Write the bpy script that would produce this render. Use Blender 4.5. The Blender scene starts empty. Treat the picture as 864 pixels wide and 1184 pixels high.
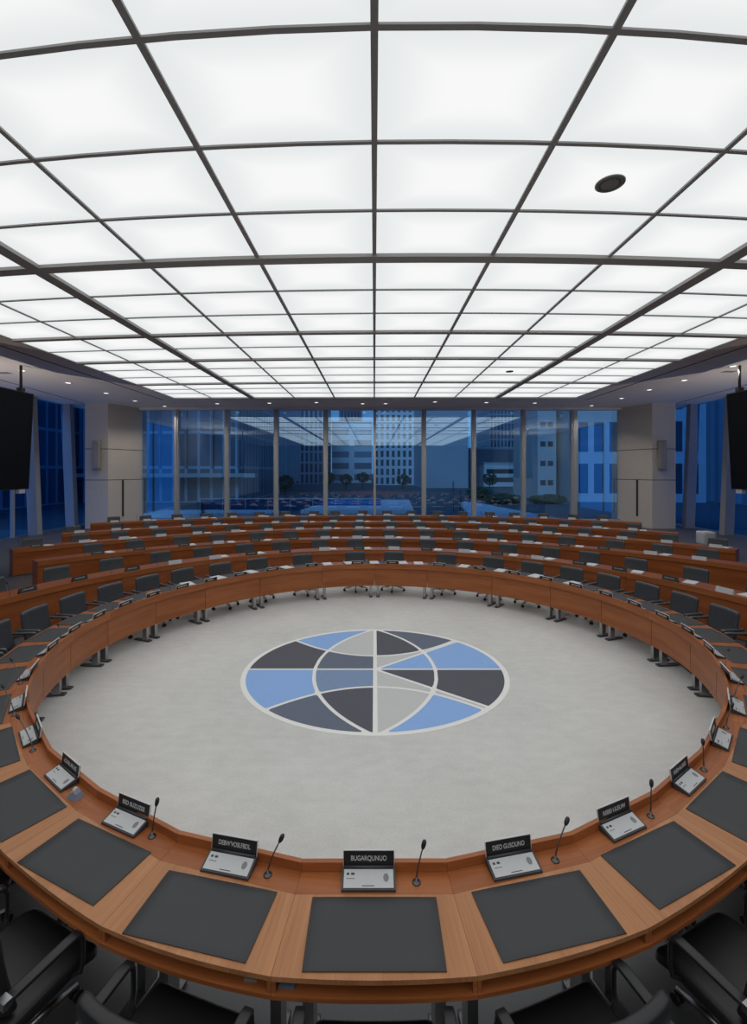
import bpy, bmesh, math, random
from mathutils import Vector, Matrix
random.seed(7)
PI = math.pi
C = bpy.context.scene.collection
sc = bpy.context.scene
sc.view_settings.view_transform = 'Standard'
sc.view_settings.look = 'None'
sc.view_settings.exposure = 0.0

# ------------------------------------------------------------------ materials
def new_mat(name):
    m = bpy.data.materials.new(name); m.use_nodes = True
    nt = m.node_tree
    return m, nt, nt.nodes['Principled BSDF']

def plain(name, col, rough=0.5, metal=0.0, noise=0.0, nscale=30.0, spec=0.5, emit=None, estr=0.0, bump=0.0):
    m, nt, b = new_mat(name)
    b.inputs['Base Color'].default_value = (*col, 1)
    b.inputs['Roughness'].default_value = rough
    b.inputs['Metallic'].default_value = metal
    b.inputs['Specular IOR Level'].default_value = spec
    tc = nt.nodes.new('ShaderNodeTexCoord')
    nz = nt.nodes.new('ShaderNodeTexNoise'); nz.inputs['Scale'].default_value = nscale
    nz.inputs['Detail'].default_value = 4
    nt.links.new(tc.outputs['Object'], nz.inputs['Vector'])
    if noise:
        r = nt.nodes.new('ShaderNodeMapRange')
        r.inputs['To Min'].default_value = 1 - noise; r.inputs['To Max'].default_value = 1 + noise
        nt.links.new(nz.outputs['Fac'], r.inputs['Value'])
        mx = nt.nodes.new('ShaderNodeVectorMath'); mx.operation = 'SCALE'
        mx.inputs[0].default_value = col
        nt.links.new(r.outputs[0], mx.inputs['Scale'])
        nt.links.new(mx.outputs[0], b.inputs['Base Color'])
    if bump:
        bp = nt.nodes.new('ShaderNodeBump'); bp.inputs['Strength'].default_value = bump
        bp.inputs['Distance'].default_value = 0.004
        nt.links.new(nz.outputs['Fac'], bp.inputs['Height'])
        nt.links.new(bp.outputs[0], b.inputs['Normal'])
    if emit:
        b.inputs['Emission Color'].default_value = (*emit, 1)
        b.inputs['Emission Strength'].default_value = estr
    return m

def wood(name, dark, light, rough=0.36):
    """grain runs along U of the UV map (metres)"""
    m, nt, b = new_mat(name)
    uv = nt.nodes.new('ShaderNodeTexCoord')
    mp = nt.nodes.new('ShaderNodeMapping'); mp.inputs['Scale'].default_value = (2.2, 70, 1)
    n1 = nt.nodes.new('ShaderNodeTexNoise'); n1.inputs['Scale'].default_value = 1.0
    n1.inputs['Detail'].default_value = 5; n1.inputs['Roughness'].default_value = 0.65
    mp2 = nt.nodes.new('ShaderNodeMapping'); mp2.inputs['Scale'].default_value = (0.7, 7, 1)
    n2 = nt.nodes.new('ShaderNodeTexNoise'); n2.inputs['Scale'].default_value = 1.0
    n2.inputs['Detail'].default_value = 2
    ad = nt.nodes.new('ShaderNodeMath'); ad.operation = 'ADD'
    cr = nt.nodes.new('ShaderNodeValToRGB')
    cr.color_ramp.elements[0].position = 0.68; cr.color_ramp.elements[0].color = (*dark, 1)
    cr.color_ramp.elements[1].position = 1.32; cr.color_ramp.elements[1].color = (*light, 1)
    dv = nt.nodes.new('ShaderNodeMath'); dv.operation = 'MULTIPLY'; dv.inputs[1].default_value = 0.5
    cr.color_ramp.elements[0].position = 0.34; cr.color_ramp.elements[1].position = 0.66
    L = nt.links.new
    L(uv.outputs['UV'], mp.inputs['Vector']); L(mp.outputs[0], n1.inputs['Vector'])
    L(uv.outputs['UV'], mp2.inputs['Vector']); L(mp2.outputs[0], n2.inputs['Vector'])
    L(n1.outputs['Fac'], ad.inputs[0]); L(n2.outputs['Fac'], ad.inputs[1])
    L(ad.outputs[0], dv.inputs[0]); L(dv.outputs[0], cr.inputs[0])
    L(cr.outputs[0], b.inputs['Base Color'])
    b.inputs['Roughness'].default_value = rough
    b.inputs['Specular IOR Level'].default_value = 0.4
    bp = nt.nodes.new('ShaderNodeBump'); bp.inputs['Strength'].default_value = 0.06; bp.inputs['Distance'].default_value = 0.002
    L(n1.outputs['Fac'], bp.inputs['Height']); L(bp.outputs[0], b.inputs['Normal'])
    return m

M = {}
M['wood'] = wood('cherry_wood', (0.25, 0.071, 0.019), (0.43, 0.142, 0.044))
M['wood_top'] = wood('cherry_wood_top', (0.34, 0.138, 0.052), (0.52, 0.24, 0.103), 0.34)
M['wood_dark'] = wood('cherry_wood_row', (0.21, 0.053, 0.013), (0.35, 0.102, 0.029), 0.34)
M['seam'] = plain('seam_shadow', (0.05, 0.022, 0.012), 0.7)
M['mat'] = plain('desk_mat_leather', (0.042, 0.043, 0.046), 0.55, noise=0.12, nscale=180, bump=0.08)
M['leather'] = plain('black_leather', (0.016, 0.016, 0.018), 0.42, noise=0.2, nscale=60, bump=0.1)
M['leather_grey'] = plain('charcoal_leather', (0.055, 0.06, 0.068), 0.38, noise=0.15, nscale=60, bump=0.08)
M['black'] = plain('black_plastic', (0.018, 0.018, 0.02), 0.4)
M['chrome'] = plain('brushed_chrome', (0.42, 0.42, 0.43), 0.3, 1.0)
M['steel_dark'] = plain('dark_steel', (0.12, 0.12, 0.125), 0.35, 0.8)
M['unit'] = plain('unit_grey', (0.045, 0.046, 0.05), 0.38)
M['silver'] = plain('unit_silver', (0.55, 0.56, 0.57), 0.4, 0.1, noise=0.04, nscale=40)
M['edge'] = plain('plate_edge_aluminium', (0.7, 0.7, 0.71), 0.35, 0.4)
M['white'] = plain('white_lettering', (0.62, 0.62, 0.62), 0.6)
M['mark'] = plain('dark_print', (0.05, 0.05, 0.055), 0.6)
M['markg'] = plain('grey_print', (0.22, 0.225, 0.23), 0.6)
M['paper'] = plain('white_paper', (0.62, 0.63, 0.65), 0.7, noise=0.05)
M['plate'] = plain('pale_plate', (0.5, 0.52, 0.56), 0.4, noise=0.08, nscale=20)
M['stone'] = plain('column_stone', (0.56, 0.515, 0.465), 0.75, noise=0.06, nscale=6)
M['soffit'] = plain('soffit_paint', (0.80, 0.755, 0.72), 0.8, noise=0.03, nscale=2)
M['wall'] = plain('wall_paint', (0.42, 0.41, 0.395), 0.85, noise=0.04, nscale=3)
M['steel_wall'] = plain('dark_acoustic_wall', (0.10, 0.095, 0.09), 0.9, noise=0.1)
M['bar'] = plain('ceiling_bar', (0.45, 0.44, 0.425), 0.6, noise=0.05)
M['groove'] = plain('groove_dark', (0.04, 0.038, 0.037), 0.8)
M['mullion'] = plain('mullion_aluminium', (0.42, 0.42, 0.42), 0.5, 0.2, noise=0.04)
M['post'] = plain('post_grey', (0.27, 0.285, 0.31), 0.65, noise=0.05, nscale=5)
M['screen'] = plain('screen_black', (0.004, 0.004, 0.005), 0.5, spec=0.2)
M['speaker'] = plain('speaker_grille', (0.30, 0.285, 0.27), 0.6, noise=0.15, nscale=120)
M['downlight'] = plain('downlight_lens', (0.8, 0.8, 0.8), 0.5, emit=(1, 0.97, 0.92), estr=1.8)
M['emb_line'] = plain('inlay_cream', (0.90, 0.89, 0.86), 0.6, noise=0.04)
M['emb_blue'] = plain('inlay_light_blue', (0.27, 0.47, 0.86), 0.55, noise=0.05, nscale=15)
M['emb_dark'] = plain('inlay_charcoal', (0.080, 0.080, 0.105), 0.55, noise=0.08, nscale=15)
M['emb_slate'] = plain('inlay_slate', (0.118, 0.145, 0.205), 0.55, noise=0.08, nscale=15)
M['emb_steel'] = plain('inlay_steel_blue', (0.20, 0.30, 0.48), 0.55, noise=0.06, nscale=15)
M['emb_pale'] = plain('inlay_pale_grey', (0.60, 0.61, 0.60), 0.55, noise=0.05, nscale=15)
M['carpet'] = plain('carpet_and_desk_shade', (0.085, 0.088, 0.093), 0.45, noise=0.15, nscale=90)  # carpet tone, under the near desks used in place of shade
M['bldg_dark'] = plain('bldg_dark', (0.20, 0.22, 0.25), 0.5, noise=0.2, nscale=0.3)
M['terrace'] = plain('terrace_paving', (0.10, 0.11, 0.12), 0.8, noise=0.2, nscale=0.8)
M['terrace_pale'] = plain('terrace_pale', (0.55, 0.6, 0.65), 0.7, noise=0.05)
M['leafd'] = plain('hedge_leaf', (0.035, 0.085, 0.04), 0.8, noise=0.5, nscale=2)
M['bark'] = plain('bark', (0.06, 0.05, 0.045), 0.9)
M['conc'] = plain('facade_concrete', (0.50, 0.50, 0.50), 0.8, noise=0.12, nscale=0.6)
M['conc_l'] = plain('facade_pale', (0.75, 0.76, 0.78), 0.8, noise=0.08, nscale=0.4)
M['conc_d'] = plain('facade_slab', (0.46, 0.48, 0.52), 0.8, noise=0.12, nscale=0.3)
M['wglass'] = plain('facade_window', (0.05, 0.06, 0.08), 0.3, noise=0.4, nscale=0.4)
M['wlit'] = plain('facade_window_lit', (0.3, 0.3, 0.3), 0.4, emit=(0.6, 0.8, 1.0), estr=0.22)
M['sign'] = plain('pink_sign', (0.5, 0.2, 0.2), 0.5, emit=(0.9, 0.35, 0.4), estr=0.10)
M['tape'] = plain('clear_plastic', (0.22, 0.26, 0.34), 0.08)

# floor: pale speckled stone
def floor_mat():
    m, nt, b = new_mat('pale_terrazzo')
    L = nt.links.new
    tc = nt.nodes.new('ShaderNodeTexCoord')
    n1 = nt.nodes.new('ShaderNodeTexNoise'); n1.inputs['Scale'].default_value = 45; n1.inputs['Detail'].default_value = 6
    n2 = nt.nodes.new('ShaderNodeTexNoise'); n2.inputs['Scale'].default_value = 0.9; n2.inputs['Detail'].default_value = 3
    n3 = nt.nodes.new('ShaderNodeTexNoise'); n3.inputs['Scale'].default_value = 6; n3.inputs['Detail'].default_value = 4
    mp = nt.nodes.new('ShaderNodeMapping'); mp.inputs['Scale'].default_value = (0.8, 1.6, 1)
    L(tc.outputs['Object'], mp.inputs['Vector']); L(mp.outputs[0], n3.inputs['Vector'])
    for n in (n1, n2): L(tc.outputs['Object'], n.inputs['Vector'])
    a = nt.nodes.new('ShaderNodeMath'); a.operation = 'ADD'; L(n1.outputs['Fac'], a.inputs[0]); L(n2.outputs['Fac'], a.inputs[1])
    a2 = nt.nodes.new('ShaderNodeMath'); a2.operation = 'ADD'; L(a.outputs[0], a2.inputs[0]); L(n3.outputs['Fac'], a2.inputs[1])
    mr = nt.nodes.new('ShaderNodeMapRange'); mr.inputs['From Min'].default_value = 1.0; mr.inputs['From Max'].default_value = 2.0
    L(a2.outputs[0], mr.inputs['Value'])
    cr = nt.nodes.new('ShaderNodeValToRGB')
    cr.color_ramp.elements[0].color = (0.58, 0.575, 0.55, 1); cr.color_ramp.elements[1].color = (0.74, 0.735, 0.71, 1)
    L(mr.outputs[0], cr.inputs[0]); L(cr.outputs[0], b.inputs['Base Color'])
    b.inputs['Roughness'].default_value = 0.6; b.inputs['Specular IOR Level'].default_value = 0.25
    return m
M['floor'] = floor_mat()

def glass_mat(name, fac, tint):
    m = bpy.data.materials.new(name); m.use_nodes = True
    nt = m.node_tree; nt.nodes.clear(); L = nt.links.new
    o = nt.nodes.new('ShaderNodeOutputMaterial'); mx = nt.nodes.new('ShaderNodeMixShader')
    t = nt.nodes.new('ShaderNodeBsdfTransparent'); t.inputs[0].default_value = (*tint, 1)
    g = nt.nodes.new('ShaderNodeBsdfGlossy'); g.inputs['Roughness'].default_value = 0.0
    g.inputs['Color'].default_value = (0.74, 0.89, 1, 1)
    mx.inputs[0].default_value = fac
    L(t.outputs[0], mx.inputs[1]); L(g.outputs[0], mx.inputs[2]); L(mx.outputs[0], o.inputs[0])
    return m
M['glass'] = glass_mat('window_glass', 0.23, (0.74, 0.92, 1.0))
M['glass_side'] = glass_mat('side_window_glass', 0.03, (0.36, 0.60, 0.82))

def light_mat():
    """luminous stretch panel: a little dimmer and cooler towards its edges (UV 0..1 per panel)"""
    m = bpy.data.materials.new('luminous_panel'); m.use_nodes = True
    nt = m.node_tree; nt.nodes.clear(); L = nt.links.new
    o = nt.nodes.new('ShaderNodeOutputMaterial'); e = nt.nodes.new('ShaderNodeEmission')
    tc = nt.nodes.new('ShaderNodeTexCoord')
    sub = nt.nodes.new('ShaderNodeVectorMath'); sub.operation = 'SUBTRACT'; sub.inputs[1].default_value = (0.5, 0.5, 0)
    ab = nt.nodes.new('ShaderNodeVectorMath'); ab.operation = 'ABSOLUTE'
    sx = nt.nodes.new('ShaderNodeSeparateXYZ')
    mx = nt.nodes.new('ShaderNodeMath'); mx.operation = 'MAXIMUM'
    cr = nt.nodes.new('ShaderNodeValToRGB')
    cr.color_ramp.interpolation = 'EASE'
    cr.color_ramp.elements[0].position = 0.12; cr.color_ramp.elements[0].color = (0.90, 0.902, 0.90, 1)
    cr.color_ramp.elements[1].position = 0.5; cr.color_ramp.elements[1].color = (0.76, 0.785, 0.79, 1)
    L(tc.outputs['UV'], sub.inputs[0]); L(sub.outputs[0], ab.inputs[0]); L(ab.outputs[0], sx.inputs[0])
    L(sx.outputs[0], mx.inputs[0]); L(sx.outputs[1], mx.inputs[1]); L(mx.outputs[0], cr.inputs[0])
    L(cr.outputs[0], e.inputs[0]); e.inputs[1].default_value = 1.04
    L(e.outputs[0], o.inputs[0])
    return m
M['light'] = light_mat()

def facade_mat(name, wallc, winc, bw, bh, mortar, rough=0.4):
    """window grid on a far facade, from object coordinates (x+y across, z up)"""
    m, nt, b = new_mat(name); L = nt.links.new
    tc = nt.nodes.new('ShaderNodeTexCoord'); sp = nt.nodes.new('ShaderNodeSeparateXYZ')
    L(tc.outputs['Object'], sp.inputs[0])
    ad = nt.nodes.new('ShaderNodeMath'); ad.operation = 'ADD'; L(sp.outputs[0], ad.inputs[0]); L(sp.outputs[1], ad.inputs[1])
    cb = nt.nodes.new('ShaderNodeCombineXYZ'); L(ad.outputs[0], cb.inputs[0]); L(sp.outputs[2], cb.inputs[1])
    br = nt.nodes.new('ShaderNodeTexBrick'); br.offset = 0.0
    br.inputs['Scale'].default_value = 1.0
    br.inputs['Brick Width'].default_value = bw; br.inputs['Row Height'].default_value = bh
    br.inputs['Mortar Size'].default_value = mortar; br.inputs['Mortar Smooth'].default_value = 0.0
    br.inputs['Color1'].default_value = (*winc, 1); br.inputs['Color2'].default_value = (*[c * 1.9 for c in winc], 1)
    br.inputs['Mortar'].default_value = (*wallc, 1)
    L(cb.outputs[0], br.inputs['Vector']); L(br.outputs['Color'], b.inputs['Base Color'])
    b.inputs['Roughness'].default_value = rough
    return m
M['fac_glass'] = facade_mat('facade_curtain_wall', (0.46, 0.50, 0.56), (0.09, 0.11, 0.15), 1.3, 3.6, 0.14)
M['fac_tower'] = facade_mat('facade_dark_tower', (0.50, 0.55, 0.62), (0.06, 0.08, 0.11), 1.1, 2.6, 0.22)
M['fac_white'] = facade_mat('facade_white_grid', (0.85, 0.88, 0.92), (0.06, 0.08, 0.11), 1.25, 2.0, 0.30)
M['fac_band'] = facade_mat('facade_bands', (0.85, 0.88, 0.92), (0.16, 0.2, 0.26), 7.0, 3.0, 0.7)
M['fac_rib'] = facade_mat('facade_ribbed', (0.44, 0.48, 0.53), (0.28, 0.32, 0.37), 0.7, 60.0, 0.1)

# ------------------------------------------------------------------ mesh helpers
class MB:
    def __init__(s): s.v = []; s.f = []; s.uv = []; s.sm = []
    def face(s, idx, uvs=None, smooth=False):
        s.f.append(tuple(idx)); s.uv.append(uvs); s.sm.append(smooth)
    def add(s, verts, faces, smooth=False, mat=None):
        o = len(s.v)
        for p in verts:
            p = Vector(p); s.v.append(tuple(mat @ p if mat else p))
        for f in faces: s.face([i + o for i in f], None, smooth)
    def box(s, x0, x1, y0, y1, z0, z1, mat=None):
        v = [(x, y, z) for z in (z0, z1) for y in (y0, y1) for x in (x0, x1)]
        s.add(v, [(0, 2, 3, 1), (4, 5, 7, 6), (0, 1, 5, 4), (2, 6, 7, 3), (0, 4, 6, 2), (1, 3, 7, 5)], False, mat)
        return s
    def prism(s, poly, z0, z1):
        n = len(poly); v = [(x, y, z0) for x, y in poly] + [(x, y, z1) for x, y in poly]
        s.add(v, [tuple(range(n))[::-1], tuple(range(n, 2 * n))] + [(i, (i + 1) % n, n + (i + 1) % n, n + i) for i in range(n)])
        return s
    def cyl(s, c0, c1, r0, r1=None, n=12, cap=True):
        r1 = r0 if r1 is None else r1
        a = Vector(c0); b = Vector(c1); d = (b - a).normalized()
        up = Vector((0, 0, 1)) if abs(d.z) < 0.9 else Vector((1, 0, 0))
        e1 = d.cross(up).normalized(); e2 = d.cross(e1)
        v = []
        for c, r in ((a, r0), (b, r1)):
            for i in range(n):
                t = 2 * PI * i / n; v.append(c + e1 * (r * math.cos(t)) + e2 * (r * math.sin(t)))
        o = len(s.v); s.add(v, [(i, (i + 1) % n, n + (i + 1) % n, n + i) for i in range(n)], True)
        if cap:
            s.face([o + i for i in range(n)][::-1]); s.face([o + n + i for i in range(n)])
        return s
    def tube(s, pts, r, n=8):
        pts = [Vector(p) for p in pts]; rs = r if isinstance(r, (list, tuple)) else [r] * len(pts)
        o = len(s.v); prev = None
        for k, p in enumerate(pts):
            d = (pts[min(k + 1, len(pts) - 1)] - pts[max(k - 1, 0)]).normalized()
            if prev is None:
                up = Vector((0, 0, 1)) if abs(d.z) < 0.9 else Vector((1, 0, 0)); e1 = d.cross(up).normalized()
            else: e1 = (prev - d * prev.dot(d)).normalized()
            prev = e1; e2 = d.cross(e1)
            for i in range(n):
                t = 2 * PI * i / n; s.v.append(tuple(p + e1 * (rs[k] * math.cos(t)) + e2 * (rs[k] * math.sin(t))))
        for k in range(len(pts) - 1):
            for i in range(n):
                s.face((o + k * n + i, o + k * n + (i + 1) % n, o + (k + 1) * n + (i + 1) % n, o + (k + 1) * n + i), None, True)
        s.face([o + i for i in range(n)][::-1]); s.face([o + (len(pts) - 1) * n + i for i in range(n)])
        return s
    def lathe(s, prof, n=24, center=(0, 0, 0)):
        o = len(s.v); cx, cy, cz = center
        for r, z in prof:
            for i in range(n):
                t = 2 * PI * i / n; s.v.append((cx + r * math.cos(t), cy + r * math.sin(t), cz + z))
        for k in range(len(prof) - 1):
            for i in range(n):
                s.face((o + k * n + i, o + k * n + (i + 1) % n, o + (k + 1) * n + (i + 1) % n, o + (k + 1) * n + i), None, True)
        s.face([o + i for i in range(n)][::-1]); s.face([o + (len(prof) - 1) * n + i for i in range(n)])
        return s
    def rbox(s, w, d, h, r, n=8, fn=None):
        """rounded box centred at the origin; fn bends each point"""
        bm = bmesh.new(); bmesh.ops.create_cube(bm, size=1.0)
        bmesh.ops.subdivide_edges(bm, edges=bm.edges[:], cuts=n, use_grid_fill=True)
        hw = Vector((w / 2, d / 2, h / 2)); o = len(s.v)
        bm.verts.index_update()
        for v in bm.verts:
            q = Vector()
            # place grid lines tighter near the edges so that the rounding is sampled
            for i in range(3):
                t = v.co[i] * 2; t = math.copysign(abs(t) ** 0.6 if abs(t) > 1e-6 else 0.0, t)
                q[i] = t * hw[i]
            c = Vector([max(-hw[i] + r, min(hw[i] - r, q[i])) for i in range(3)])
            dd = q - c
            if dd.length > 1e-9: q = c + dd.normalized() * r
            if fn: q = Vector(fn(q))
            s.v.append(tuple(q))
        for f in bm.faces: s.face([o + v.index for v in f.verts], None, True)
        bm.free(); return s
    def arc(s, cy, ph, rin, rout, z0, z1, swap=False, smooth=False):
        """closed solid over a list of angles; rin/rout are lists of radii. UVs in metres"""
        n = len(ph); o = len(s.v)
        ar = 0.0; S = [0.0]
        for i in range(1, n): ar += abs(ph[i] - ph[i - 1]) * 0.5 * (rin[i] + rout[i]); S.append(ar)
        off = random.random() * 40
        for i in range(n):
            si, co = math.sin(ph[i]), math.cos(ph[i])
            for r in (rin[i], rout[i]):
                for z in (z0, z1): s.v.append((r * si, cy - r * co, z))
        def q(a, b, c, d, uv):
            uv = [(u + off, v) for u, v in uv]
            if swap: uv = [(v + off, u) for u, v in uv]
            s.face((a, b, c, d), uv, smooth)
        for i in range(n - 1):
            a = o + 4 * i; b = a + 4
            q(a + 1, a + 3, b + 3, b + 1, [(S[i], rin[i]), (S[i], rout[i]), (S[i + 1], rout[i + 1]), (S[i + 1], rin[i + 1])])
            q(a, b, b + 2, a + 2, [(S[i], rin[i]), (S[i + 1], rin[i + 1]), (S[i + 1], rout[i + 1]), (S[i], rout[i])])
            q(a, a + 1, b + 1, b, [(S[i], z0), (S[i], z1), (S[i + 1], z1), (S[i + 1], z0)])
            q(a + 2, b + 2, b + 3, a + 3, [(S[i], z0), (S[i + 1], z0), (S[i + 1], z1), (S[i], z1)])
        for i, rev in ((0, 0), (n - 1, 1)):
            a = o + 4 * i
            q(a, a + 2, a + 3, a + 1, [(rin[i], z0), (rout[i], z0), (rout[i], z1), (rin[i], z1)])
        return s
    def mesh(s, name):
        me = bpy.data.meshes.new(name); me.from_pydata(s.v, [], s.f)
        uvl = me.uv_layers.new(name='UVMap')
        for p, uvs in zip(me.polygons, s.uv):
            p.use_smooth = s.sm[p.index]
            if uvs is None:
                nn = p.normal; co = [me.vertices[i].co for i in p.vertices]
                ax = max(range(3), key=lambda i: abs(nn[i]))
                k = [i for i in range(3) if i != ax]
                ext = [max(c[i] for c in co) - min(c[i] for c in co) for i in k]
                if ext[0] < ext[1]: k = k[::-1]
                uvs = [(c[k[0]], c[k[1]]) for c in co]
            for li, u in zip(p.loop_indices, uvs): uvl.data[li].uv = u
        bm = bmesh.new(); bm.from_mesh(me); bmesh.ops.recalc_face_normals(bm, faces=bm.faces[:]); bm.to_mesh(me); bm.free()
        return me
    def build(s, name, mat, parent=None, loc=None, rz=None):
        o = bpy.data.objects.new(name, s.mesh(name)); C.objects.link(o)
        o.data.materials.append(mat)
        if parent: o.parent = parent
        if loc: o.location = loc
        if rz is not None: o.rotation_euler = (0, 0, rz)
        return o

def tag(o, label=None, cat=None, group=None, kind=None):
    if label: o['label'] = label
    if cat: o['category'] = cat
    if group: o['group'] = group
    if kind: o['kind'] = kind
    return o
def empty(name, loc=(0, 0, 0), rz=0.0):
    e = bpy.data.objects.new(name, None); C.objects.link(e); e.empty_display_size = 0.1
    e.location = loc; e.rotation_euler = (0, 0, rz); return e
def copy_tree(o, kids, parent=None):
    c = o.copy(); C.objects.link(c)
    if parent: c.parent = parent
    for k in kids.get(o, []): copy_tree(k, kids, c)
    return c
def kid_map(root):
    km = {}
    def rec(o):
        km[o] = list(o.children)
        for k in o.children: rec(k)
    rec(root); return km
def struct(name, mb, mat): return tag(mb.build(name, mat), kind='structure')
ORD = ['zeroth', 'first', 'second', 'third', 'fourth', 'fifth', 'sixth', 'seventh', 'eighth', 'ninth', 'tenth', 'eleventh', 'twelfth',
       'thirteenth', 'fourteenth', 'fifteenth', 'sixteenth', 'seventeenth', 'eighteenth', 'nineteenth', 'twentieth']
def ordw(n):
    if n <= 20: return ORD[n]
    t = {2: 'twenty', 3: 'thirty', 4: 'forty'}[n // 10]
    return t + '-' + ORD[n % 10] if n % 10 else {3: 'thirtieth', 4: 'fortieth'}[n // 10]

# ------------------------------------------------------------------ camera
CAMZ = 2.94; F = 518.0; VX = 433.0; HY = 544.0
cd = bpy.data.cameras.new('camera'); cam = bpy.data.objects.new('camera', cd); C.objects.link(cam)
cd.sensor_fit = 'AUTO'; cd.sensor_width = 36.0; cd.lens = 36.0 * F / 1184.0
cd.shift_y = -(592.0 - HY) / 1184.0; cd.shift_x = (432.0 - VX) / 1184.0
cd.clip_end = 800; cd.clip_start = 0.05
cam.location = (0, 0, CAMZ); cam.rotation_euler = (PI / 2, 0, 0)
sc.camera = cam
def seen(x, y, z, pad=0.0):
    if y < 0.3: return False
    u = VX + F * x / y; v = HY - F * (z - CAMZ) / y
    return -pad < u < 864 + pad and -pad < v < 1184 + pad

# ------------------------------------------------------------------ room shell
CEIL = CAMZ + 3.40; WALLY = 24.5; XL = -15.9; XR = 16.5; BACKY = -13.0
CY = 6.38
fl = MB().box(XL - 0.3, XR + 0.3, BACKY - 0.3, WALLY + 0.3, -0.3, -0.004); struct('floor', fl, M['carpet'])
pf = MB(); pf.prism([(4.65 * math.cos(2 * PI * i / 96), CY + 0.9 + 4.65 * math.sin(2 * PI * i / 96)) for i in range(96)], -0.004, 0.0)  # disc pushed back: dark floor left under near desks stands for their shade
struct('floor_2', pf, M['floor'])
LX = 9.4; LY1 = 20.84; LY0 = -12.0
ce = MB()
ce.box(XL - 0.3, -LX, BACKY - 0.3, WALLY + 0.3, CEIL, CEIL + 0.3)
ce.box(LX, XR + 0.3, BACKY - 0.3, WALLY + 0.3, CEIL, CEIL + 0.3)
ce.box(-LX, LX, LY1 + 0.2, WALLY + 0.3, CEIL, CEIL + 0.3)
ce.box(-LX, LX, BACKY - 0.3, LY0, CEIL, CEIL + 0.3)
ce.box(-LX - 0.2, LX + 0.2, LY0 - 0.2, LY1 + 0.6, CEIL + 0.12, CEIL + 0.4)
struct('ceiling', ce, M['soffit'])
struct('wall_rear', MB().box(XL - 0.3, XR + 0.3, BACKY - 0.3, BACKY, 0, CEIL), M['steel_wall'])
struct('wall_left', MB().box(XL - 0.3, XL, BACKY, 12.5, 0, CEIL), M['wall'])
struct('wall_right', MB().box(XR, XR + 0.3, BACKY, 12.5, 0, CEIL), M['wall'])
# soffit joints
t = MB().box(-10.22, -10.16, LY0, 21.6, CEIL - 0.006, CEIL); struct('trim_1', t, M['groove'])
t = MB().box(10.16, 10.22, LY0, 21.6, CEIL - 0.006, CEIL); struct('trim_2', t, M['groove'])
for k, (xa, xb) in enumerate(((-13.75, -14.7), (14.3, 15.25))):
    t = MB().prism([(xa, 14.0), (xa + 0.05, 14.0), (xb + 0.05, 22.6), (xb, 22.6)], CEIL - 0.006, CEIL); struct('trim_%d' % (3 + k), t, M['groove'])
# fascia over the end windows, sill below
struct('trim_5', MB().box(-12.75, 13.4, WALLY - 0.25, WALLY + 0.15, CEIL - 0.10, CEIL), M['soffit'])
struct('baseboard_end', MB().box(-12.75, 13.4, WALLY - 0.1, WALLY + 0.15, 0, 0.28), M['mullion'])

# ---- luminous ceiling
XE = [-9.4, -7.62, -5.68, -3.73, -1.86, 0, 1.86, 3.73, 5.68, 7.62, 9.4]
YE = [2.2, 3.43, 4.64, 5.86, 7.14, 8.43, 9.69, 10.97, 12.25, 13.55, 14.75, 15.95, 17.2, 18.4, 19.6, 20.84]
def bow(y0, x):
    """plan line of a cross bar: the bars sweep very gently, echoing the round table"""
    k = max(0.0, min(1.0, (y0 + 2) / 5.0))
    return y0 + k * (-0.019 * x + 0.066 / max(y0, 3.0) * x * x) * (1.0 if y0 < 19 else 0.45)
nrow = len(YE) - 1
for j in range(nrow):
    for i in range(10):
        x0, x1 = XE[i], XE[i + 1]; n = 5
        m = MB()
        for k in range(n + 1):
            x = x0 + (x1 - x0) * k / n
            for z in (CEIL + 0.012, CEIL + 0.03):
                m.v.append((x, bow(YE[j], x), z)); m.v.append((x, bow(YE[j + 1], x), z))
        for k in range(n):
            a = 4 * k; b = a + 4
            m.face((a, a + 1, b + 1, b), [(k / n, 0), (k / n, 1), ((k + 1) / n, 1), ((k + 1) / n, 0)])
            m.face((a + 2, b + 2, b + 3, a + 3), [(0.5, 0.5)] * 4)
            m.face((a, b, b + 2, a + 2), [(0.5, 0)] * 4); m.face((a + 1, a + 3, b + 3, b + 1), [(0.5, 1)] * 4)
        m.face((0, 2, 3, 1), [(0, 0.5)] * 4); e = 4 * n; m.face((e, e + 1, e + 3, e + 2), [(1, 0.5)] * 4)
        o = m.build('ceiling_light_panel', M['light'])
        tag(o, 'glowing white ceiling panel, %s row from the windows, %s from the left' % (ordw(nrow - j), ordw(i + 1)),
            'ceiling light', 'luminous ceiling panels')
rear = MB()
YR = [LY0 + (2.2 - LY0) * k / 11 for k in range(12)]
for j in range(11):
    for i in range(10):
        q = [(XE[i], bow(YR[j], XE[i])), (XE[i + 1], bow(YR[j], XE[i + 1])), (XE[i + 1], bow(YR[j + 1], XE[i + 1])), (XE[i], bow(YR[j + 1], XE[i]))]
        o = len(rear.v); rear.v += [(x, y, CEIL + 0.012) for x, y in q]
        rear.face((o + 3, o + 2, o + 1, o), [(0, 1), (1, 1), (1, 0), (0, 0)])
struct('ceiling_2', rear, M['light'])
nt_ = 6
def bar_z(w): return CEIL - (0.045 if w > 0.1 else 0.010)
for x, w in zip(XE, (0.06, 0.045, 0.24, 0.055, 0.065, 0.06, 0.065, 0.055, 0.24, 0.045, 0.06)):
    b = MB().box(x - w / 2, x + w / 2, LY0, bow(LY1, x), bar_z(w) - 0.004, CEIL + 0.011)
    if 0 < w < 0.1: b.box(x - 0.006, x + 0.006, LY0, bow(LY1, x), bar_z(w) - 0.012, bar_z(w) - 0.004)
    struct('trim_%d' % nt_, b, M['bar']); nt_ += 1
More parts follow.
